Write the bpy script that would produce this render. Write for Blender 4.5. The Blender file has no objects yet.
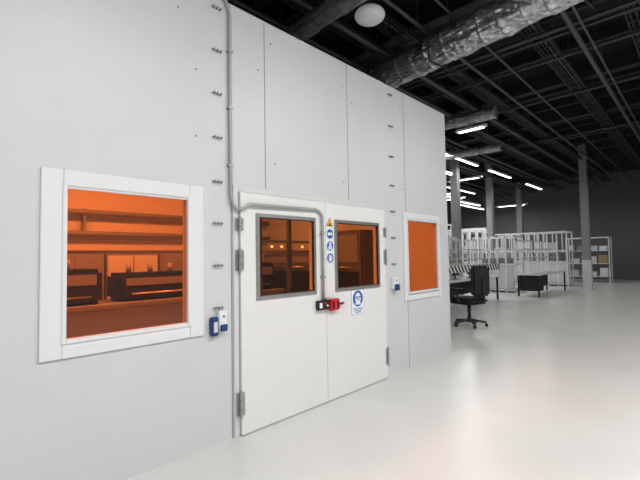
import bpy, bmesh, math, random
from mathutils import Vector, Matrix, noise as mnoise
random.seed(4)
C=bpy.context.scene.collection
try: bpy.context.scene.view_settings.view_transform='Standard'
except Exception: pass

# ---------------- materials ----------------
def mat(name,col,rough=.5,metal=0,noise=0,nscale=8,emis=None,es=0,bump=0,bscale=60,spec=.5,stretch=None):
    m=bpy.data.materials.new(name); m.use_nodes=True; n=m.node_tree; b=n.nodes['Principled BSDF']
    b.inputs['Base Color'].default_value=(*col,1); b.inputs['Roughness'].default_value=rough
    b.inputs['Metallic'].default_value=metal; b.inputs['Specular IOR Level'].default_value=spec
    tc=n.nodes.new('ShaderNodeTexCoord'); mp=n.nodes.new('ShaderNodeMapping'); n.links.new(tc.outputs['Object'],mp.inputs[0])
    if stretch: mp.inputs['Scale'].default_value=stretch
    if noise:
        t=n.nodes.new('ShaderNodeTexNoise'); t.inputs['Scale'].default_value=nscale; t.inputs['Detail'].default_value=4
        n.links.new(mp.outputs[0],t.inputs['Vector'])
        r=n.nodes.new('ShaderNodeValToRGB'); r.color_ramp.elements[0].position=.3; r.color_ramp.elements[1].position=.7
        r.color_ramp.elements[0].color=(*[max(0,c*(1-noise)) for c in col],1)
        r.color_ramp.elements[1].color=(*[min(1,c*(1+noise)) for c in col],1)
        n.links.new(t.outputs['Fac'],r.inputs[0]); n.links.new(r.outputs[0],b.inputs['Base Color'])
    if bump:
        t2=n.nodes.new('ShaderNodeTexNoise'); t2.inputs['Scale'].default_value=bscale
        n.links.new(mp.outputs[0],t2.inputs['Vector'])
        bp=n.nodes.new('ShaderNodeBump'); bp.inputs['Strength'].default_value=bump; bp.inputs['Distance'].default_value=.01
        n.links.new(t2.outputs['Fac'],bp.inputs['Height']); n.links.new(bp.outputs[0],b.inputs['Normal'])
    if emis: b.inputs['Emission Color'].default_value=(*emis,1); b.inputs['Emission Strength'].default_value=es
    return m
def glassmat(name,tint,gl=1.0):
    m=bpy.data.materials.new(name); m.use_nodes=True; n=m.node_tree; n.nodes.clear()
    o=n.nodes.new('ShaderNodeOutputMaterial'); t=n.nodes.new('ShaderNodeBsdfTransparent'); t.inputs[0].default_value=(*tint,1)
    g=n.nodes.new('ShaderNodeBsdfGlossy'); g.inputs['Roughness'].default_value=.02; g.inputs[0].default_value=(gl,gl,gl,1)
    f=n.nodes.new('ShaderNodeFresnel'); f.inputs[0].default_value=1.5
    mx=n.nodes.new('ShaderNodeMixShader'); n.links.new(f.outputs[0],mx.inputs[0]); n.links.new(t.outputs[0],mx.inputs[1]); n.links.new(g.outputs[0],mx.inputs[2])
    n.links.new(mx.outputs[0],o.inputs[0]); return m
M={}
M['wall']=mat('wall_panel_white',(.61,.63,.64),.42,noise=.02,nscale=2,bump=.04,bscale=90)
M['door']=mat('door_white',(.76,.762,.752),.38,noise=.015,nscale=3)
M['frame']=mat('frame_white',(.75,.765,.775),.35)
M['casing']=mat('casing_white',(.64,.65,.66),.4)
M['seam']=mat('seam_grey',(.20,.22,.24),.6)
M['seal']=mat('seal_grey',(.42,.42,.41),.6)
M['steel']=mat('brushed_steel',(.50,.49,.47),.32,.85,noise=.12,nscale=30,stretch=(1,1,12))
M['zinc']=mat('galvanised',(.42,.43,.44),.4,.7,noise=.15,nscale=20)
M['conduit']=mat('conduit_grey',(.36,.37,.38),.45,.2)
M['black']=mat('black_plastic',(.015,.015,.017),.4)
M['dark']=mat('dark_metal',(.012,.013,.014),.6,noise=.3,nscale=4)
M['tray']=mat('tray_metal',(.04,.042,.045),.5,.3,noise=.2,nscale=5)
M['pipe']=mat('pipe_grey',(.085,.09,.095),.5,.2)
M['ceil']=mat('ceiling_black',(.004,.005,.006),.9,noise=.3,nscale=1.5)
M['red']=mat('red_plastic',(.62,.02,.02),.35)
M['yellow']=mat('sign_yellow',(.85,.42,.01),.5)
M['blue']=mat('sign_blue',(.015,.11,.42),.4)
M['navy']=mat('navy_plastic',(.012,.05,.17),.4)
M['white']=mat('white_plastic',(.80,.82,.84),.35)
M['lampwhite']=mat('lamp_white',(.66,.68,.70),.4,emis=(1,1,1),es=.12)
M['paper']=mat('paper_white',(.80,.84,.90),.55)
M['foil']=mat('duct_foil',(.50,.52,.54),.34,.8,noise=.3,nscale=9,bump=1.0,bscale=14)
M['floor']=mat('epoxy_floor',(.65,.645,.63),.27,noise=.03,nscale=1.3,bump=.03,bscale=3,spec=.4)
M['hallwall']=mat('hall_wall_grey',(.13,.135,.14),.7,noise=.06,nscale=1)
M['hallwall2']=mat('hall_wall_light',(.42,.43,.44),.7,noise=.06,nscale=1)
M['inner']=mat('inner_wall',(.66,.64,.60),.6,noise=.04,nscale=1)
M['lamp']=mat('lamp_diffuser',(.9,.9,.9),.5,emis=(1,.98,.94),es=5)
M['lampin']=mat('warm_diffuser',(.9,.8,.6),.5,emis=(1,.80,.5),es=4)
M['glow_dot']=mat('added_glow_dot',(.9,.8,.6),.5,emis=(1,.9,.75),es=5)  # glow for the added highlight dots on the gantry
M['fabric']=mat('chair_fabric',(.014,.014,.016),.85,noise=.3,nscale=60,bump=.3,bscale=200)
M['grey']=mat('grey_paint',(.25,.26,.27),.5)
M['mid']=mat('mid_grey_paint',(.13,.13,.135),.5,noise=.15,nscale=3)
M['lgrey']=mat('light_paint',(.62,.64,.66),.45)
M['card']=mat('cardboard',(.42,.30,.18),.8,noise=.1,nscale=12)
M['glassA']=glassmat('amber_glass',(.72,.155,.036))
M['glassB']=glassmat('amber_glass_dark',(.46,.125,.034))
def hazard():
    m=bpy.data.materials.new('striped_guard'); m.use_nodes=True; n=m.node_tree; b=n.nodes['Principled BSDF']
    tc=n.nodes.new('ShaderNodeTexCoord'); mp=n.nodes.new('ShaderNodeMapping'); mp.inputs['Rotation'].default_value=(0,math.radians(40),0)
    w=n.nodes.new('ShaderNodeTexWave'); w.inputs['Scale'].default_value=2.0
    r=n.nodes.new('ShaderNodeValToRGB'); r.color_ramp.interpolation='CONSTANT'; r.color_ramp.elements[0].color=(.02,.02,.02,1)
    r.color_ramp.elements[1].position=.5; r.color_ramp.elements[1].color=(.85,.85,.82,1)
    n.links.new(tc.outputs['Object'],mp.inputs[0]); n.links.new(mp.outputs[0],w.inputs[0]); n.links.new(w.outputs['Fac'],r.inputs[0]); n.links.new(r.outputs[0],b.inputs['Base Color'])
    return m
M['hazard']=hazard()

# ---------------- builder ----------------
class B:
    def __init__(s): s.bm=bmesh.new(); s.mats=[]
    def mi(s,k):
        if k not in s.mats: s.mats.append(k)
        return s.mats.index(k)
    def _tag(s,n0,k,smooth=False):
        i=s.mi(k); s.bm.faces.ensure_lookup_table()
        for f in s.bm.faces[n0:]: f.material_index=i; f.smooth=smooth
    def box(s,x0,x1,y0,y1,z0,z1,k,bev=0):
        n0=len(s.bm.faces)
        t=bmesh.new(); r=bmesh.ops.create_cube(t,size=1)
        bmesh.ops.scale(t,vec=(x1-x0,y1-y0,z1-z0),verts=t.verts); bmesh.ops.translate(t,vec=((x0+x1)/2,(y0+y1)/2,(z0+z1)/2),verts=t.verts)
        if bev: bmesh.ops.bevel(t,geom=t.edges[:],offset=bev,segments=2,affect='EDGES')
        me=bpy.data.meshes.new('t'); t.to_mesh(me); t.free(); s.bm.from_mesh(me); bpy.data.meshes.remove(me)
        s._tag(n0,k); return s
    def cyl(s,p0,p1,r,k,r2=None,seg=20,smooth=True):
        n0=len(s.bm.faces); p0=Vector(p0); p1=Vector(p1); d=p1-p0
        q=Vector((0,0,1)).rotation_difference(d.normalized()).to_matrix().to_4x4()
        mt=Matrix.Translation((p0+p1)/2)@q
        bmesh.ops.create_cone(s.bm,cap_ends=True,segments=seg,radius1=r,radius2=r if r2 is None else r2,depth=d.length,matrix=mt)
        s._tag(n0,k,False)
        s.bm.faces.ensure_lookup_table()
        if smooth:
            for f in s.bm.faces[n0:]:
                if len(f.verts)==4: f.smooth=True
        return s
    def sph(s,c,r,k,sc=(1,1,1)):
        n0=len(s.bm.faces)
        bmesh.ops.create_uvsphere(s.bm,u_segments=24,v_segments=14,radius=r,matrix=Matrix.Translation(c)@Matrix.Diagonal((*sc,1)))
        s._tag(n0,k,True); return s
    def poly(s,pts,y,k,th=.0015):
        n0=len(s.bm.faces)
        a=[s.bm.verts.new((x,y,z)) for x,z in pts]; b=[s.bm.verts.new((x,y+th,z)) for x,z in pts]
        s.bm.faces.new(a); s.bm.faces.new(b[::-1]); n=len(a)
        for i in range(n): s.bm.faces.new((a[i],b[i],b[(i+1)%n],a[(i+1)%n]))
        bmesh.ops.recalc_face_normals(s.bm,faces=s.bm.faces[:])
        s._tag(n0,k); return s
    def pane(s,x0,x1,z0,z1,y,k):
        v=[s.bm.verts.new(p) for p in ((x0,y,z0),(x1,y,z0),(x1,y,z1),(x0,y,z1))]
        f=s.bm.faces.new(v); f.normal_update()
        if f.normal.y>0: f.normal_flip()
        s._tag(0,k); return s
    def disc(s,cx,cz,r,y,k,th=.0015,sx=1,a0=0,a1=360):
        full=(a1-a0)>=360; n=36
        pts=[(cx+sx*r*math.cos(math.radians(a0+(a1-a0)*i/n)),cz+r*math.sin(math.radians(a0+(a1-a0)*i/n))) for i in range(n if full else n+1)]
        return s.poly(pts,y,k,th)
    def ring(s,x0,x1,z0,z1,w,y0,y1,k,bev=.003):
        s.box(x0,x0+w,y0,y1,z0,z1,k,bev); s.box(x1-w,x1,y0,y1,z0,z1,k,bev)
        s.box(x0+w-.001,x1-w+.001,y0,y1,z0,z0+w,k,bev); s.box(x0+w-.001,x1-w+.001,y0,y1,z1-w,z1,k,bev); return s
    def fin(s,name,parent=None,label=None,cat=None,kind=None,group=None,origin=None):
        me=bpy.data.meshes.new(name)
        if parent is not None: o=Vector(parent['o'])
        elif origin is not None: o=Vector(origin)
        else:
            xs=[v.co.x for v in s.bm.verts]; ys=[v.co.y for v in s.bm.verts]; zs=[v.co.z for v in s.bm.verts]
            o=Vector(((min(xs)+max(xs))/2,(min(ys)+max(ys))/2,min(zs)))
        bmesh.ops.translate(s.bm,vec=-o,verts=s.bm.verts)
        s.bm.to_mesh(me); s.bm.free()
        for k in s.mats: me.materials.append(M[k])
        ob=bpy.data.objects.new(name,me); C.objects.link(ob); ob['o']=tuple(o)
        if parent is not None: ob.parent=parent
        else: ob.location=o
        meta(ob,label,cat,kind,group); return ob
def meta(ob,label=None,cat=None,kind=None,group=None):
    if label: ob['label']=label
    if cat: ob['category']=cat
    if kind: ob['kind']=kind
    if group: ob['group']=group
def empty(name,loc,label,cat,kind=None,group=None):
    e=bpy.data.objects.new(name,None); e.empty_display_size=.1; C.objects.link(e); e.location=loc; e['o']=tuple(loc)
    meta(e,label,cat,kind,group); return e
def dup(ob,loc=None,rot=None,label=None,parent=None):
    c=ob.copy(); C.objects.link(c)
    if parent is not None: c.parent=parent
    if loc is not None: c.location=loc
    if rot is not None: c.rotation_euler=(0,0,rot)
    if label: c['label']=label
    for ch in ob.children: dup(ch,parent=c)
    return c
def sweep(path,radf,k,n=12,up=Vector((.03,1,.02)).normalized()):
    g=B(); rings=[]
    for i,p in enumerate(path):
        d=(path[min(i+1,len(path)-1)]-path[max(i-1,0)]).normalized()
        u=up if abs(d.dot(up))<.95 else Vector((1,0,0))
        x=d.cross(u).normalized(); y=d.cross(x).normalized()
        rings.append([g.bm.verts.new(p+(x*math.cos(2*math.pi*j/n)+y*math.sin(2*math.pi*j/n))*radf(i,j)) for j in range(n)])
    for i in range(len(rings)-1):
        for j in range(n): g.bm.faces.new((rings[i][j],rings[i][(j+1)%n],rings[i+1][(j+1)%n],rings[i+1][j]))
    g.bm.faces.new(rings[0]); g.bm.faces.new(rings[-1])
    bmesh.ops.recalc_face_normals(g.bm,faces=g.bm.faces[:]); g._tag(0,k,True)
    return g
def tube(name,pts,r,k,parent=None,label=None,cat=None,fil=.05,kind=None):
    P=[Vector(p) for p in pts]; path=[P[0]]
    for i in range(1,len(P)-1):
        a,b,c=P[i-1],P[i],P[i+1]; f=min(fil,(a-b).length*.49,(c-b).length*.49)
        s=b+(a-b).normalized()*f; e=b+(c-b).normalized()*f
        for t in range(7):
            t/=6; path.append(s*(1-t)**2+b*2*t*(1-t)+e*t*t)
    path.append(P[-1])
    return sweep(path,lambda i,j:r,k).fin(name,parent,label,cat,kind)

# ---------------- room shell ----------------
B().box(-6,27,-10,13,-.1,0,'floor').fin('floor',label='glossy pale grey epoxy floor',cat='floor',kind='structure',origin=(0,0,0))
B().box(-6,27,-10,13,5.9,6,'ceil').fin('ceiling',label='black painted exposed hall ceiling',cat='ceiling',kind='structure')
B().box(27,27.15,-10,13,0,6,'hallwall').fin('wall_east',label='distant plain grey hall wall',cat='wall',kind='structure')
B().box(-6,27,13,13.15,0,6,'hallwall').fin('wall_north',label='distant plain grey hall wall',cat='wall',kind='structure')
B().box(-6,27,-10.15,-10,0,6,'hallwall2').fin('wall_south',label='plain light grey hall wall facing the enclosure',cat='wall',kind='structure')
B().box(-6.15,-6,-10,13,0,6,'hallwall').fin('wall_west',label='plain grey hall end wall',cat='wall',kind='structure')

H=3.727; XR=5.903; ZW0,ZW1=.991,2.004
W1=(.677,1.535); W2=(4.688,5.546); D0,D1=1.985,4.138; DH=2.085
g=B(); T=.10
g.box(-3,W1[0],0,T,0,H,'wall'); g.box(W1[0],W1[1],0,T,0,ZW0,'wall'); g.box(W1[0],W1[1],0,T,ZW1,H,'wall')
g.box(W1[1],D0,0,T,0,H,'wall'); g.box(D0,D1,0,T,DH,H,'wall'); g.box(D1,W2[0],0,T,0,H,'wall')
g.box(W2[0],W2[1],0,T,0,ZW0,'wall'); g.box(W2[0],W2[1],0,T,ZW1,H,'wall'); g.box(W2[1],XR,0,T,0,H,'wall')
g.fin('wall_front',label='tall white metal-panel enclosure wall',cat='wall',kind='structure')
B().box(XR-T,XR,T,4.6,0,H,'wall').fin('wall_side',label='white panel end wall of the enclosure',cat='wall',kind='structure')
B().box(-3,XR-T,4.5,4.6,0,H,'inner').fin('wall_back',label='white panel rear wall of the enclosure',cat='wall',kind='structure')
B().box(-3,-2.9,T,4.5,0,H,'inner').fin('wall_inner',label='white panel end wall of the enclosure',cat='wall',kind='structure')
B().box(-2.9,XR-T,T,4.5,H-.12,H-.02,'inner').fin('ceiling_enclosure',label='white panel roof of the enclosure',cat='ceiling',kind='structure')
n=1
def trim(x0,x1,y0,y1,z0,z1,k,lab='slim grey joint between wall panels'):
    global n
    o=B().box(x0,x1,y0,y1,z0,z1,k).fin('trim_%d'%n,label=lab,cat='trim',kind='structure'); n+=1; return o
for sx,za,zb in [(1.925,0,H),(2.303,2.15,H),(3.503,2.15,H),(4.703,ZW1+.09,H),(4.703,0,ZW0-.09)]:
    trim(sx-.004,sx+.004,-.0015,.001,za,zb,'seam')
trim(-3,XR+.004,-.006,T+.006,H,H+.012,'lgrey','thin light cap along the wall top')
trim(XR-.035,XR+.004,-.004,.0,0,H,'casing','white corner trim on the wall end')
trim(XR+.0005,XR+.006,-.004,.05,0,H,'lgrey','light corner trim on the wall end')
g=B(); g.box(1.935,D0,-.022,.05,0,DH+.05,'casing',.003); g.box(D1,4.20,-.022,.05,0,DH+.05,'casing',.003); g.box(D0,D1,-.022,.05,DH,DH+.05,'casing',.003)
g.fin('trim_%d'%n,label='white painted casing around the double door',cat='trim',kind='structure'); n+=1

def window(idx,xs,fw,lab):
    e=empty('window_%d'%idx,((xs[0]+xs[1])/2,0,ZW0-fw),lab,'window','structure')
    g=B(); g.ring(xs[0]-fw,xs[1]+fw,ZW0-.095,ZW1+.085,fw,-.020,.002,'frame',.004)
    g.ring(xs[0]-.006,xs[1]+.006,ZW0-.006,ZW1+.006,.026,-.030,-.0,'frame',.004)
    g.fin('frame',e)
    g=B(); g.ring(xs[0]+.016,xs[1]-.016,ZW0+.016,ZW1-.016,.007,-.018,.03,'seal',.001); g.fin('gasket',e)
    B().pane(xs[0]+.012,xs[1]-.012,ZW0+.012,ZW1-.012,.004,'glassA').fin('glass_pane',e,label='amber tinted glass pane')
window(1,W1,.12,'square amber glass window in wide white frame')
window(2,W2,.075,'amber glass window in white frame near wall end')

def door(idx,x0,x1,wx0,wx1,hx,side):
    z0,z1=.012,DH-.005; y0,y1=-.045,.02; wz0,wz1=1.13,1.907
    e=empty('door_%d'%idx,(hx,0,0),'white insulated door leaf with square amber window','door','structure')
    i=.03
    g=B(); g.box(x0,wx0+i,y0,y1,z0,z1,'door'); g.box(wx1-i,x1,y0,y1,z0,z1,'door')
    g.box(wx0+i,wx1-i,y0,y1,z0,wz0+i,'door'); g.box(wx0+i,wx1-i,y0,y1,wz1-i,z1,'door'); g.fin('door_leaf',e)
    g=B(); g.ring(wx0,wx1,wz0,wz1,.038,y0-.014,y0+.004,'steel',.004); f=g.fin('window_frame',e,label='brushed steel window frame')
    g=B(); g.ring(wx0+.032,wx1-.032,wz0+.032,wz1-.032,.010,y0-.010,y0+.012,'black',.001); g.fin('gasket',e)
    B().pane(wx0+.03,wx1-.03,wz0+.03,wz1-.03,y0+.008,'glassB').fin('glass_pane',e,label='dark amber tinted glass pane')
    B().box(x0+.003,x1-.003,y0-.003,y0+.03,.002,.014,'seal').fin('bottom_seal',e)
    sg=1 if side=='l' else -1
    for zc,hh in [(1.80,.13),(1.49,.21),(.27,.23)]:
        g=B(); g.cyl((hx-sg*.012,y0-.010,zc-hh/2),(hx-sg*.012,y0-.010,zc+hh/2),.011,'zinc',seg=14)
        g.box(min(hx,hx+sg*.03),max(hx,hx+sg*.03),y0-.005,y0+.003,zc-hh*.42,zc+hh*.42,'zinc',.002)
        g.box(min(hx-sg*.045,hx-sg*.012),max(hx-sg*.045,hx-sg*.012),-.032,-.02,zc-hh*.42,zc+hh*.42,'zinc',.002)
        for dz in (-.33,-.12,.12,.33):
            g.cyl((hx+sg*.02,y0-.009,zc+dz*hh),(hx+sg*.02,y0-.004,zc+dz*hh),.004,'steel',seg=8)
        for f_ in (-.17,.17): g.cyl((hx-sg*.012,y0-.010,zc+hh*f_-.002),(hx-sg*.012,y0-.010,zc+hh*f_+.002),.0125,'black',seg=14)
        g.fin('hinge',e)
    return e
door(1,1.992,3.054,2.150,2.905,1.992,'l')
door(2,3.060,4.130,3.192,4.005,4.130,'r')
YD=-.045
tube('cable_conduit',[(1.79,-.025,3.95),(1.85,-.025,3.76),(1.908,-.025,3.66),(1.908,-.025,2.02),(1.94,-.04,1.935),(2.0,-.075,1.925),(2.055,-.075,1.975),(2.92,-.068,1.99),(2.988,-.068,1.94),(2.988,-.068,1.06)],.0145,'conduit',
     label='grey cable conduit running down wall and over door leaf',cat='conduit',fil=.06)
con=bpy.data.objects['cable_conduit']
for z in (3.3,2.8,2.3):
    g=B(); g.box(1.883,1.933,-.042,.0,z-.008,z+.008,'zinc',.002); g.fin('pipe_clip',con)
for z in (1.75,1.3):
    g=B(); g.box(2.963,3.013,-.085,YD,z-.007,z+.007,'zinc',.002); g.fin('pipe_clip',con)

first=None
def hook(x,z):
    global first
    if first is None:
        e=empty('wall_clip',(x,0,z),'small grey metal clip screwed to wall panel','wall clip',group='metal clips on the wall')
        g=B(); g.box(x-.045,x+.045,-.006,0,z-.006,z+.006,'zinc',.001); g.fin('plate',e)
        for dx in (-.032,0,.032):
            g=B(); g.cyl((x+dx,0,z),(x+dx,-.022,z),.006,'grey',seg=10); g.cyl((x+dx,-.022,z),(x+dx,-.028,z),.009,'seam',seg=10); g.box(x+dx-.003,x+dx+.003,-.025,-.018,z-.018,z,'seam'); g.fin('stud',e)
        first=e
    else: dup(first,loc=(x,0,z))
for z in (3.64,3.27,2.90,2.525,2.15,1.80,1.45,1.10): hook(1.79,z)
for z in (3.62,3.20,2.80,2.42,2.08,1.74,1.40): hook(4.37,z)
g=B(); g.cyl((1.2,0,3.5),(1.2,-.004,3.5),.008,'seam',seg=10)
rv=g.fin('panel_screw',label='small dark screw head in the wall panel',cat='screw',group='screws in the wall panels',origin=(1.2,0,3.5))
for x,z in [(1.45,3.5),(1.60,3.05),(2.38,3.55),(2.23,3.25),(2.42,2.4),(3.42,3.45),(3.58,3.3),(3.42,2.35),(4.62,3.5),(4.78,3.45),(4.62,2.4),(5.78,3.4),(5.78,2.5),(1.60,2.5)]:
    dup(rv,loc=(x,0,z))

# interlock
e=empty('door_interlock_switch',(2.95,YD,.98),'black and red safety interlock switch bolted across door leaves','safety switch')
g=B(); g.box(2.89,3.045,YD-.05,YD,.965,1.06,'black',.006); g.fin('body',e)
g=B(); g.box(2.90,2.94,YD-.054,YD-.048,.985,1.04,'white',.002); g.fin('label_plate',e)
B().cyl((2.97,YD-.05,1.035),(2.97,YD-.065,1.035),.011,'red',seg=16).fin('button',e,label='red button')
B().cyl((3.01,YD-.05,1.005),(3.01,YD-.062,1.005),.010,'white',seg=16).fin('button',e,label='white button')
g=B(); g.box(3.062,3.20,YD-.065,YD,.945,1.065,'red',.010); g.fin('actuator_housing',e,label='red actuator housing')
for a in (3.085,3.155): B().box(a,a+.022,YD-.072,YD-.06,.965,1.045,'black',.003).fin('latch',e)
g=B(); g.box(3.20,3.25,YD-.04,YD-.025,.995,1.012,'black',.002); g.cyl((3.25,YD-.032,1.0035),(3.29,YD-.032,1.0035),.014,'red',seg=14); g.fin('handle',e)
g=B(); g.box(3.01,3.075,YD-.045,YD-.01,1.058,1.078,'steel',.003); g.fin('bracket',e)
# signs
def tri(b,cx,cz,r,y,k): b.poly([(cx+r*math.cos(math.radians(a)),cz+r*math.sin(math.radians(a))) for a in (90,210,330)],y,k,.001)
y=YD-.002; sx=3.124
g=B(); tri(g,sx,1.862,.062,y,'black'); tri(g,sx,1.862,.052,y-.001,'yellow')
g.disc(sx,1.852,.013,y-.002,'black',.001); g.poly([(sx-.022,1.837),(sx+.022,1.837),(sx+.006,1.852),(sx-.006,1.852)],y-.0022,'black',.001)
g.fin('warning_sign',label='yellow triangular warning sticker on white door',cat='warning sign')
def msign(cz,kind,lab):
    g=B(); g.disc(sx,cz,.054,y,'white',.001); g.disc(sx,cz,.050,y-.001,'blue',.001); yy=y-.002
    if kind==0:
        g.disc(sx-.020,cz,.017,yy,'white',.001); g.disc(sx+.020,cz,.017,yy,'white',.001); g.poly([(sx-.04,cz+.004),(sx+.04,cz+.004),(sx+.04,cz+.013),(sx-.04,cz+.013)],yy-.0003,'white',.001)
    if kind==1:
        g.disc(sx,cz+.024,.016,yy,'white',.001); g.poly([(sx-.027,cz-.038),(sx+.027,cz-.038),(sx+.024,cz+.005),(sx-.024,cz+.005)],yy,'white',.001)
        g.poly([(sx-.0025,cz-.038),(sx+.0025,cz-.038),(sx+.0025,cz+.002),(sx-.0025,cz+.002)],yy-.0008,'blue',.001)
    if kind==2:
        g.poly([(sx-.021,cz-.036),(sx+.012,cz-.036),(sx+.020,cz+.002),(sx-.024,cz+.002)],yy,'white',.001)
        for i in range(4): g.poly([(sx-.024+i*.0115,cz),(sx-.0145+i*.0115,cz),(sx-.0145+i*.0115,cz+.028+.006*(i in(1,2))),(sx-.024+i*.0115,cz+.028+.006*(i in(1,2)))],yy-.0002*i,'white',.001)
        g.poly([(sx+.014,cz-.024),(sx+.036,cz+.002),(sx+.028,cz+.010),(sx+.010,cz-.008)],yy-.001,'white',.001)
    g.fin('mandatory_sign',label=lab,cat='safety sign',group='round safety stickers on the door')
msign(1.748,0,'round blue sticker with white goggles pictogram on door')
msign(1.620,1,'round blue sticker with white coat figure on door')
msign(1.492,2,'round blue sticker with white glove pictogram on door')
x0,x1=3.46,3.685
e=empty('safety_notice',((x0+x1)/2,YD,.85),'white safety notice with blue goggles pictogram taped to door','notice')
g=B(); g.box(x0,x1,YD-.003,YD,.85,1.125,'paper'); g.ring(x0,x1,.85,1.125,.003,YD-.0036,YD-.001,'grey',0); g.fin('sheet',e)
cx,cz=(x0+x1)/2,1.026; g=B(); yy=YD-.0045
g.disc(cx,cz,.090,yy,'blue',.0012)
g.disc(cx,cz+.004,.062,yy-.001,'white',.001,sx=.82); g.poly([(cx-.052,cz-.068),(cx+.052,cz-.068),(cx+.034,cz-.030),(cx-.034,cz-.030)],yy-.0012,'white',.001)
g.disc(cx-.021,cz+.006,.020,yy-.002,'navy',.001); g.disc(cx+.021,cz+.006,.020,yy-.002,'navy',.001)
g.poly([(cx-.051,cz+.013),(cx+.051,cz+.013),(cx+.051,cz+.022),(cx-.051,cz+.022)],yy-.0024,'navy',.001)
g.disc(cx-.021,cz+.005,.012,yy-.003,'white',.001); g.disc(cx+.021,cz+.005,.012,yy-.003,'white',.001)
g.poly([(cx-.014,cz-.030),(cx+.014,cz-.030),(cx+.014,cz-.025),(cx-.014,cz-.025)],yy-.003,'navy',.001)
g.fin('pictogram',e,label='round blue goggles pictogram')
for zz,w in [(.914,.17),(.893,.15),(.873,.10)]: B().box(cx-w/2,cx+w/2,YD-.004,YD-.003,zz-.004,zz+.004,'navy').fin('printed_line',e)

e=empty('wall_device',(1.785,0,.88),'white wall terminal beside navy holder near door','wall terminal')
cx,z0=1.785,.88
B().box(cx-.078,cx-.015,-.055,0,z0+.0,z0+.15,'navy',.008).fin('holder',e,label='navy blue holder')
B().box(cx-.066,cx-.03,-.061,-.053,z0+.03,z0+.115,'lgrey',.003).fin('front_label',e)
B().box(cx-.01,cx+.072,-.045,0,z0+.05,z0+.195,'white',.008).fin('housing',e)
B().box(cx,cx+.063,-.062,-.043,z0+.03,z0+.085,'navy',.005).fin('clip',e,label='navy blue clip')
B().cyl((cx+.034,-.045,z0+.15),(cx+.034,-.051,z0+.15),.011,'seam',seg=14).fin('button',e)
e=empty('wall_device',(4.37,0,1.05),'white wall terminal with navy front near window','wall terminal')
B().box(4.305,4.42,-.05,0,1.08,1.225,'white',.008).fin('housing',e)
B().box(4.32,4.415,-.07,-.045,1.06,1.14,'navy',.006).fin('holder',e,label='navy blue holder')
B().cyl((4.365,-.05,1.19),(4.365,-.056,1.19),.014,'seam',seg=14).fin('button',e)

# ---------------- inside the enclosure ----------------
def bench(x0,x1,y0,y1,h,lab):
    e=empty('equipment_bench',((x0+x1)/2,(y0+y1)/2,0),lab,'bench')
    B().box(x0,x1,y0,y1,h-.05,h,'grey',.005).fin('worktop',e)
    for a in (x0+.03,x1-.07):
        for b in (y0+.03,y1-.07): B().box(a,a+.04,b,b+.04,0,h-.05,'mid').fin('leg',e)
    B().box(x0+.05,x1-.05,y0+.05,y1-.05,.25,.29,'mid').fin('shelf',e)
    B().box(x0+.05,x1-.05,y0+.06,y0+.09,.3,h-.05,'grey').fin('front_panel',e)
bench(.2,4.7,2.5,3.3,.95,'long grey steel equipment bench inside amber room')
def machine(x0,x1,y0,y1,z0,z1,lab,k='mid'):
    e=empty('process_machine',((x0+x1)/2,(y0+y1)/2,z0),lab,'machine')
    B().box(x0,x1,y0,y1,z0,z1,k,.05).fin('housing',e)
    B().box(x0+.08,x1-.08,y0-.012,y0+.005,z0+(z1-z0)*.55,z1-.07,'grey',.005).fin('front_panel',e)
    B().cyl((x0+.15,y0-.03,z0+.1),(x1-.15,y0-.03,z0+.1),.012,'steel').fin('handle',e)
    x=x0+.2
    while x<x1-.15:
        B().cyl((x,y0+.25,z1-.01),(x,y0+.25,z1+.12),.035,'grey',seg=12).fin('valve',e); x+=.3
for a,b,c,k in [(.3,1.75,1.40,'dark'),(1.95,3.6,1.33,'dark'),(3.75,4.6,1.42,'dark')]:
    machine(a,b,2.65,3.2,.952,c,'long low machine on bench in amber room',k)
for i in range(6):
    x=-.4+i*.87
    e=empty('tall_cabinet',(x+.42,4.2,0),'grey tall cabinet against rear wall in amber room','cabinet',group='cabinets along the rear wall')
    B().box(x,x+.84,3.98,4.48,0,1.62,'grey',.006).fin('body',e)
    for s in (0,1): B().box(x+.02+s*.41,x+.41+s*.41,3.965,3.982,.08,1.58,'lgrey' if i%2 else 'grey',.004).fin('cabinet_door',e)
for yv,w,h_,k in [(1.15,1.0,1.95,'mid'),(2.3,1.5,1.6,'mid')]:
    e=empty('process_cabinet',(5.5,yv+w/2,0),'large plain dark process cabinet beside inner end wall','cabinet')
    B().box(5.2,5.79,yv,yv+w,0,h_,k,.03).fin('housing',e)
    B().box(5.185,5.202,yv+.08,yv+w-.08,1.40,h_-.08,'grey',.006).fin('upper_panel',e)
    B().box(5.185,5.202,yv+.08,yv+w-.08,.15,1.25,'dark',.006).fin('lower_panel',e)
    B().cyl((5.16,yv+.2,1.32),(5.16,yv+w-.2,1.32),.014,'steel').fin('handle',e)
e=empty('gantry_frame',(2.8,2.0,0),'slim grey gantry frame inside amber room','frame')
for x in (-.2,.75,3.0,3.75,4.35,4.9): B().box(x-.03,x+.03,1.97,2.03,0,2.6,'mid').fin('post',e)
for z in (1.60,1.76,2.5): B().box(-.2,4.9,1.975,2.025,z-.02,z+.02,'grey').fin('rail',e)
for x in (3.2,3.5,3.95,4.15,4.6): B().cyl((x,1.96,1.68),(x,1.94,1.68),.022,'glow_dot',seg=12).fin('added_glow_dot',e,label='small glowing dot added as a bright highlight')  # glowing dots added to give bright highlights behind the door panes
e=empty('pipe_rail',(2.8,3.6,2.2),'pair of horizontal pipes on rear wall brackets','pipe')
for z in (1.95,2.3): B().cyl((-2.9,4.35,z),(5.8,4.35,z),.045,'grey').fin('pipe',e)
for x in (0,2,4): B().box(x-.02,x+.02,4.35,4.5,1.9,2.36,'grey').fin('bracket',e)
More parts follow.
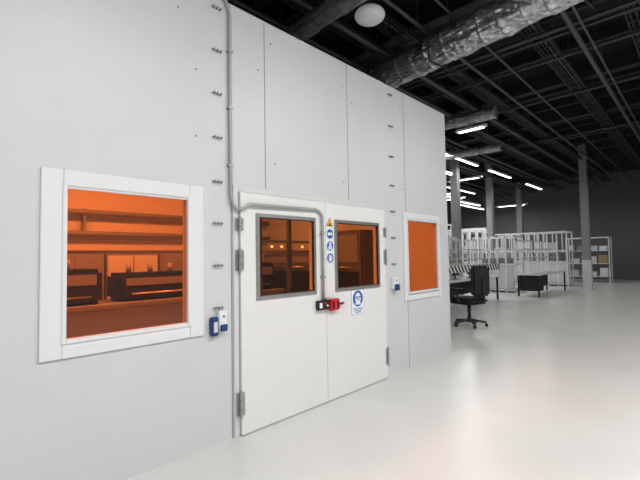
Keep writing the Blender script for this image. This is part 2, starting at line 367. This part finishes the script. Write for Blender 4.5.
for i,(x,pw) in enumerate(((.4,140),(2.4,125),(4.4,48))):
    B().box(x-.6,x+.6,2.1,2.25,3.547,3.607,'lampin').fin('strip_light',label='warm strip light on enclosure ceiling',cat='light',group='enclosure strip lights')
    l=bpy.data.lights.new('room_lamp','AREA'); l.shape='RECTANGLE'; l.size=1.2; l.size_y=.4; l.energy=pw; l.color=(1,.9,.7)
    o=bpy.data.objects.new('room_lamp',l); o.location=(x,2.2,3.5); C.objects.link(o)

# ---------------- hall ceiling services ----------------
def duct(a,b,z,r,lab,crinkle=.1,step=.3):
    mid=((a[0]+b[0])/2,(a[1]+b[1])/2,z)
    e=empty('air_duct',mid,lab,'duct')
    A=Vector((*a,z)); Bv=Vector((*b,z)); L=(Bv-A).length; N=int(L/.035)
    path=[A.lerp(Bv,i/N) for i in range(N+1)]; nn=56
    def rf(i,j):
        t=i*.035; an=2*math.pi*j/nn; ca,sa=math.cos(an),math.sin(an)
        v=mnoise.noise(Vector((t*3,ca*2.2,sa*2.2)))
        v2=abs(mnoise.noise(Vector((t*7,ca*4,sa*4))))+.6*abs(mnoise.noise(Vector((t*15+5,ca*8,sa*8))))
        band=.05 if (t%step)<.05 else 0
        return r*(1+crinkle*v-crinkle*1.3*v2+band)
    o=sweep(path,rf,'foil',nn,Vector((.02,.03,1)).normalized()).fin('duct_body',e)
    for p in o.data.polygons: p.use_smooth=False
    d=(Bv-A).normalized(); sd=Vector((-d.y,d.x,0)); t=.6
    while t<L:
        p=A+d*t
        g=B()
        for s in (-1,1):
            q=p+sd*s*(r+.03); g.cyl((q.x,q.y,z-r-.02),(q.x,q.y,5.9),.008,'dark',seg=6)
        q1=p+sd*(r+.04); q2=p-sd*(r+.04); g.cyl((q1.x,q1.y,z-r-.02),(q2.x,q2.y,z-r-.02),.012,'dark',seg=6)
        g.fin('hanger',e); t+=2
duct((5.38,-2.6),(6.75,6.0),4.76,.26,'wide crinkled silver foil duct hung under ceiling')
duct((3.74,-1.2),(4.2,6),4.78,.14,'slim crinkled silver foil duct under ceiling')
duct((9.55,.5),(9.2,7),4.84,.15,'thin silver foil duct under ceiling')
duct((12.6,1.5),(12.0,8),4.80,.13,'thin silver foil duct under ceiling')
def tray(y,z,w,lab):
    e=empty('cable_tray',(10,y,z),lab,'cable tray',group='dark cable trays')
    g=B(); g.box(-4,26,y-w/2,y-w/2+.02,z,z+.09,'tray'); g.box(-4,26,y+w/2-.02,y+w/2,z,z+.09,'tray')
    x=-4
    while x<26: g.box(x,x+.03,y-w/2+.015,y+w/2-.015,z,z+.02,'tray'); x+=.35
    g.fin('tray_frame',e)
    for k in range(4): B().cyl((-4,y-w/3+k*w*.22,z+.04),(26,y-w/3+k*w*.22,z+.04),.02,'pipe' if k==1 else 'black',seg=8).fin('cable',e)
    for x in (3,6,9,12,15,18,21,24):
        for s in (-1,1): B().cyl((x,y+s*(w/2-.01),z+.05),(x,y+s*(w/2-.01),5.9),.008,'tray',seg=6).fin('hanger',e)
for yv,z,w in [(.75,5.30,.3),(2.2,5.32,.4),(-.9,5.36,.3),(5.0,5.3,.4),(3.5,5.34,.3),(6.9,5.3,.4),(1.45,5.40,.25),(-2.3,5.3,.35),(8.6,5.3,.4)]: tray(yv,z,w,'dark ladder cable tray under ceiling')
x=1.2; i=0
while x<26.5:
    w=.05 if i%3 else .11; zz=5.66 if i%3 else 5.52
    B().box(x-w,x+w,-10,13,zz,5.9,'dark').fin('ceiling_beam',label='dark steel beam under the hall ceiling',cat='beam',group='steel ceiling beams')
    x+=random.uniform(.6,1.7); i+=1
for yy,zz,r in [(.2,5.13,.03),(1.1,5.14,.045),(1.75,5.15,.03),(1.85,5.15,.02),(2.8,5.14,.05),(3.05,5.13,.025),(4.2,5.15,.06),(4.45,5.13,.03),(5.7,5.14,.05),(6.2,5.12,.035),(-.3,5.13,.02),(-1.5,5.15,.04),(-1.65,5.13,.02),(7.7,5.14,.06)]:
    e=empty('service_pipe',(11,yy,zz),'thin grey service pipe under the ceiling','pipe',group='grey service pipes')
    B().cyl((-4,yy,zz),(26,yy,zz),r,'pipe',seg=12).fin('pipe',e)
    for x in (2,5.5,9,12.5,16,19.5,23): B().cyl((x,yy,zz),(x,yy,5.9),.008,'tray',seg=6).fin('hanger',e)
for xx,zz,r in [(3.1,5.24,.03),(7.5,5.25,.04),(7.7,5.24,.03),(8.6,5.24,.03),(10.8,5.25,.04),(14.6,5.25,.04)]:
    e=empty('branch_pipe',(xx,1.5,zz),'thin dark pipe crossing under the ceiling','pipe',group='dark branch pipes')
    B().cyl((xx,-9,zz),(xx,12,zz),r,'tray',seg=12).fin('pipe',e)
    for yv in (-7,-4,-1.2,1.9,4.0,8,11): B().cyl((xx,yv,zz),(xx,yv,5.9),.008,'tray',seg=6).fin('hanger',e)
e=empty('pendant_light',(4.49,.37,4.9),'round white disc pendant light under black ceiling','light')
k=.93; lx,ly,lz=4.83*k,-2.926+(.62+2.926)*k,1.5+(5.17-1.5)*k
g=B(); g.sph((lx,ly,lz),.215,'lampwhite',(1,1,.5)); g.fin('lamp_shade',e)
g=B(); g.cyl((lx,ly,lz+.09),(lx,ly,5.9),.02,'black'); g.fin('stem',e)
def strip(cx,cy,z,l,along,power=0,lab='white linear strip light hung under hall ceiling'):
    e=empty('strip_light',(cx,cy,z),lab,'light',group='linear hall lights')
    a,b=(l/2,.06) if along=='x' else (.06,l/2)
    B().box(cx-a,cx+a,cy-b,cy+b,z,z+.07,'white',.01).fin('housing',e)
    B().box(cx-a*.97,cx+a*.97,cy-b*.8,cy+b*.8,z-.015,z+.001,'lamp').fin('diffuser',e)
    for s in (-.8,.8):
        p=(cx+s*a,cy,z+.07) if along=='x' else (cx,cy+s*b,z+.07)
        B().cyl(p,(p[0],p[1],5.9),.006,'black',seg=6).fin('hanger',e)
    if power:
        L=bpy.data.lights.new('hall_lamp','AREA'); L.shape='RECTANGLE'; L.size=l if along=='x' else .25; L.size_y=.25 if along=='x' else l
        L.energy=power; L.color=(1,.985,.965); o=bpy.data.objects.new('hall_lamp',L); o.location=(cx,cy,z-.03); C.objects.link(o)
for x in (-2,1.5,5): strip(x,-3.6,4.6,2.0,'x',(132,130,110)[int((x+2)/3.5)])
for x in (-1,3.5,8): strip(x,-6.8,4.6,2.0,'x',98)
strip(9.5,-3.4,4.6,2,'x',55)
for x in (12.5,16,19.5,23): strip(x,-2.0,4.5,1.6,'x',20)
strip(13.4,3.1,4.8,2.7,'x',35); strip(17,3.1,4.8,2.4,'x',25); strip(21.5,3.1,4.8,2.4,'x',25)
strip(16.0,4.2,4.6,1.5,'y',35); strip(19.5,5.9,4.75,3.2,'x',50); strip(18.6,5.2,3.95,2.8,'x',30); strip(23.5,7.3,4.4,3,'x',40)
strip(14.0,5.0,4.3,1.4,'x',40); strip(22.0,6.3,4.1,2.4,'x',30); strip(17.5,6.2,4.35,2.0,'y',30)
strip(12.9,3.5,4.35,1.0,'x',0); strip(20.5,7.0,4.5,1.6,'y',0); strip(16.6,5.0,4.0,1.2,'x',0)
for x,yv in ((12.6,6.6),(24.5,5.2)): strip(x,yv,4.3,1.8,'y',30)
strip(10.0,1.3,4.7,.8,'y',12)

# ---------------- background hall contents ----------------
def rack(x,y,w,d,h,lab):
    e=empty('storage_rack',(x,y,0),lab,'rack',group='white storage racks')
    for a in (x-w/2,x+w/2-.05):
        for b in (y-d/2,y+d/2-.05): B().box(a,a+.05,b,b+.05,0,h,'white').fin('post',e)
    lv=[.3,.95,1.6,2.25][:int((h-.3)/.65)+1]
    for z in lv+[h-.02]: B().box(x-w/2,x+w/2,y-d/2,y+d/2,z-.03,z,'white').fin('shelf',e)
    for z in [v+.002 for v in lv[:-1]]:
        yy=y-d/2+.12
        while yy<y+d/2-.3:
            ww=random.uniform(.22,.42); hh=random.uniform(.2,.45)
            B().box(x-w/2+.08,x+w/2-.08,yy,min(yy+ww,y+d/2-.06),z,z+hh,random.choice(['grey','lgrey','lgrey','card','white','navy'])).fin('storage_box',label='plain storage box on a rack shelf',cat='box',group='boxes on the racks')
            yy+=ww+random.uniform(.05,.2)
for i,(x,yv,hh) in enumerate([(17,6.4,2.9),(21,6.6,2.9),(21,8.9,2.9),(17,8.7,2.9),(24.5,1.5,2.3),(25.5,7.8,2.9)]): rack(x,yv,.7,1.9,hh,'white steel storage rack filled with boxes')
for x,yv in [(14.2,3.75),(14.2,7.6),(19.2,4.4),(19.2,.6),(24,4.6)]:
    g=B(); g.box(x-.13,x+.13,yv-.13,yv+.13,0,5.9,'grey'); g.box(x-.15,x+.15,yv-.15,yv+.15,0,1.2,'lgrey'); g.fin('column',label='grey steel hall column',cat='column')
def wbench(x0,x1,y0,y1,lab,guardrail=True):
    e=empty('workbench',((x0+x1)/2,(y0+y1)/2,0),lab,'workbench')
    B().box(x0,x1,y0,y1,.74,.78,'lgrey',.004).fin('worktop',e)
    for a in (x0+.05,x1-.1):
        for b in (y0+.05,y1-.1): B().box(a,a+.05,b,b+.05,0,.74,'dark').fin('leg',e)
    B().box(x0+.1,x0+.6,y0+.06,y1-.1,.2,.74,'dark',.005).fin('drawer_unit',e)
    B().box(x0+.7,x1-.2,y1-.15,y1-.1,.25,.74,'dark').fin('modesty_panel',e)
    if guardrail:
        B().box(x0-.3,x1,y0-.01,y0+.02,1.0,1.2,'hazard').fin('striped_guard',e,label='black and white striped guard')
        for a in (x0,(x0+x1)/2,x1-.03): B().box(a,a+.03,y0+.015,y0+.04,.76,1.2,'lgrey').fin('guard_post',e)
    n_=7
    for i in range(n_):
        a=x0+(x1-x0-.04)*i/(n_-1); B().box(a,a+.035,y1-.06,y1-.02,.78,2.0,'white').fin('upright',e)
    for z in (1.35,1.65): B().box(x0,x1,y1-.3,y1-.02,z,z+.03,'lgrey').fin('shelf',e)
    B().box(x0,x1,y1-.06,y1-.02,1.96,2.0,'white').fin('top_rail',e)
wbench(9.9,13.7,2.05,2.85,'white workbench with striped guard and dark drawers')
wbench(15,18.6,1.2,2.0,'white workbench with slim frame and dark drawers',False)
for x,yv in [(10.5,2.4),(11.2,2.4),(12.2,2.4),(13,2.4)]:
    e=empty('monitor',(x,yv,.78),'black computer monitor standing on workbench','monitor',group='monitors on the workbench')
    B().box(x-.2,x+.2,yv-.02,yv+.02,.90,1.14,'black',.006).fin('screen',e)
    B().box(x-.03,x+.03,yv+.02,yv+.04,.79,1.05,'black').fin('stand',e); B().box(x-.12,x+.12,yv-.08,yv+.08,.78,.795,'black',.003).fin('base',e)
def guard(x,yv,h,L=1.0):
    e=empty('machine_guard',(x,yv,0),'white framed machine guard with pale panels','machine guard',group='white framed machine guards')
    for i in range(6):
        dy=-L+2*L*i/5
        B().box(x-.025,x+.025,yv+dy-.025,yv+dy+.025,0,h,'white').fin('post',e)
        B().box(x+.95,x+1.0,yv+dy-.025,yv+dy+.025,0,h,'white').fin('post',e)
    for z in (.1,1.1,1.6,h-.03):
        for dx in (0,.97): B().box(x+dx-.025,x+dx+.025,yv-L,yv+L,z-.03,z+.03,'white').fin('rail',e)
        for dy in (-L,L): B().box(x,x+.97,yv+dy-.025,yv+dy+.025,z-.03,z+.03,'white').fin('rail',e)
    B().box(x-.008,x+.008,yv-L+.05,yv+L-.05,.15,1.06,'lgrey').fin('panel',e)
    B().box(x+.2,x+.8,yv-L*.7,yv+L*.7,.02,h*.6,'grey',.02).fin('machine_core',e)
    B().box(x+.3,x+.6,yv-L*.5,yv+L*.1,h*.6,h*.8,'lgrey',.02).fin('control_unit',e)
for a in [(12.0,4.1,2.1,.9),(14.9,5.0,2.4,.9),(16.2,3.2,2.2,.8),(12.4,6.3,2.3,1.0),(19.6,5.8,2.8,1.0),(22.6,4.4,2.6,1.1),(22.8,7.3,2.9,1.2),(20.6,2.6,2.5,1.0)]: guard(*a)
# chair
cx,cy=8.28,.74
e=empty('office_chair',(cx,cy,0),'black high-backed swivel office chair on castors','chair')
g=B()
for k in range(5):
    a=math.radians(72*k+20); p=(cx+.31*math.cos(a),cy+.31*math.sin(a),.085)
    g.cyl((cx,cy,.12),p,.028,'black',r2=.02,seg=10)
g.cyl((cx,cy,.08),(cx,cy,.16),.05,'black'); g.fin('base',e)
for k in range(5):
    a=math.radians(72*k+20); px,py=cx+.31*math.cos(a),cy+.31*math.sin(a)
    g=B(); t=Vector((-math.sin(a),math.cos(a),0))*.025; g.cyl(Vector((px,py,.032))-t,Vector((px,py,.032))+t,.032,'black',seg=14); g.cyl((px,py,.04),(px,py,.085),.01,'black',seg=8); g.fin('castor',e)
B().cyl((cx,cy,.14),(cx,cy,.46),.034,'black').fin('gas_lift',e,label='black gas lift column')
B().box(cx-.28,cx+.28,cy-.26,cy+.29,.44,.57,'fabric',.05).fin('seat',e)
g=B(); g.box(cx-.26,cx+.26,cy-.33,cy-.23,.60,1.20,'fabric',.045); bk=g.fin('backrest',e)
g=B(); g.cyl((cx,cy-.1,.45),(cx,cy-.35,.51),.03,'black'); g.cyl((cx,cy-.35,.48),(cx,cy-.34,.95),.03,'black'); g.fin('back_support',e)
for s in (-1,1):
    g=B(); g.cyl((cx+s*.25,cy,.50),(cx+s*.33,cy,.53),.025,'black'); g.cyl((cx+s*.33,cy,.52),(cx+s*.33,cy,.73),.025,'black'); g.box(cx+s*.33-.045,cx+s*.33+.045,cy-.15,cy+.17,.72,.765,'black',.015); g.fin('armrest',e)
e.rotation_euler=(0,0,math.radians(-15)); e.scale=(1.06,1.06,1.06)

w=bpy.data.worlds.new('World'); bpy.context.scene.world=w; w.use_nodes=True
w.node_tree.nodes['Background'].inputs[0].default_value=(.75,.8,.85,1); w.node_tree.nodes['Background'].inputs[1].default_value=.25

F,yaw,pi,ro,D,h=399.185,0.7698,0.0422,-0.0164,2.9263,1.5065
f=Vector((math.cos(yaw)*math.cos(pi),math.sin(yaw)*math.cos(pi),math.sin(pi)))
r=Vector((math.sin(yaw),-math.cos(yaw),0)); u=r.cross(f); c,s=math.cos(ro),math.sin(ro)
r2=c*r+s*u; u2=-s*r+c*u
cam=bpy.data.cameras.new('camera'); cam.sensor_width=36; cam.lens=F*36/640; cam.clip_end=100
co=bpy.data.objects.new('camera',cam); C.objects.link(co)
m=Matrix((r2,u2,-f)).transposed().to_4x4(); m.translation=Vector((0,-D,h)); co.matrix_world=m
bpy.context.scene.camera=co
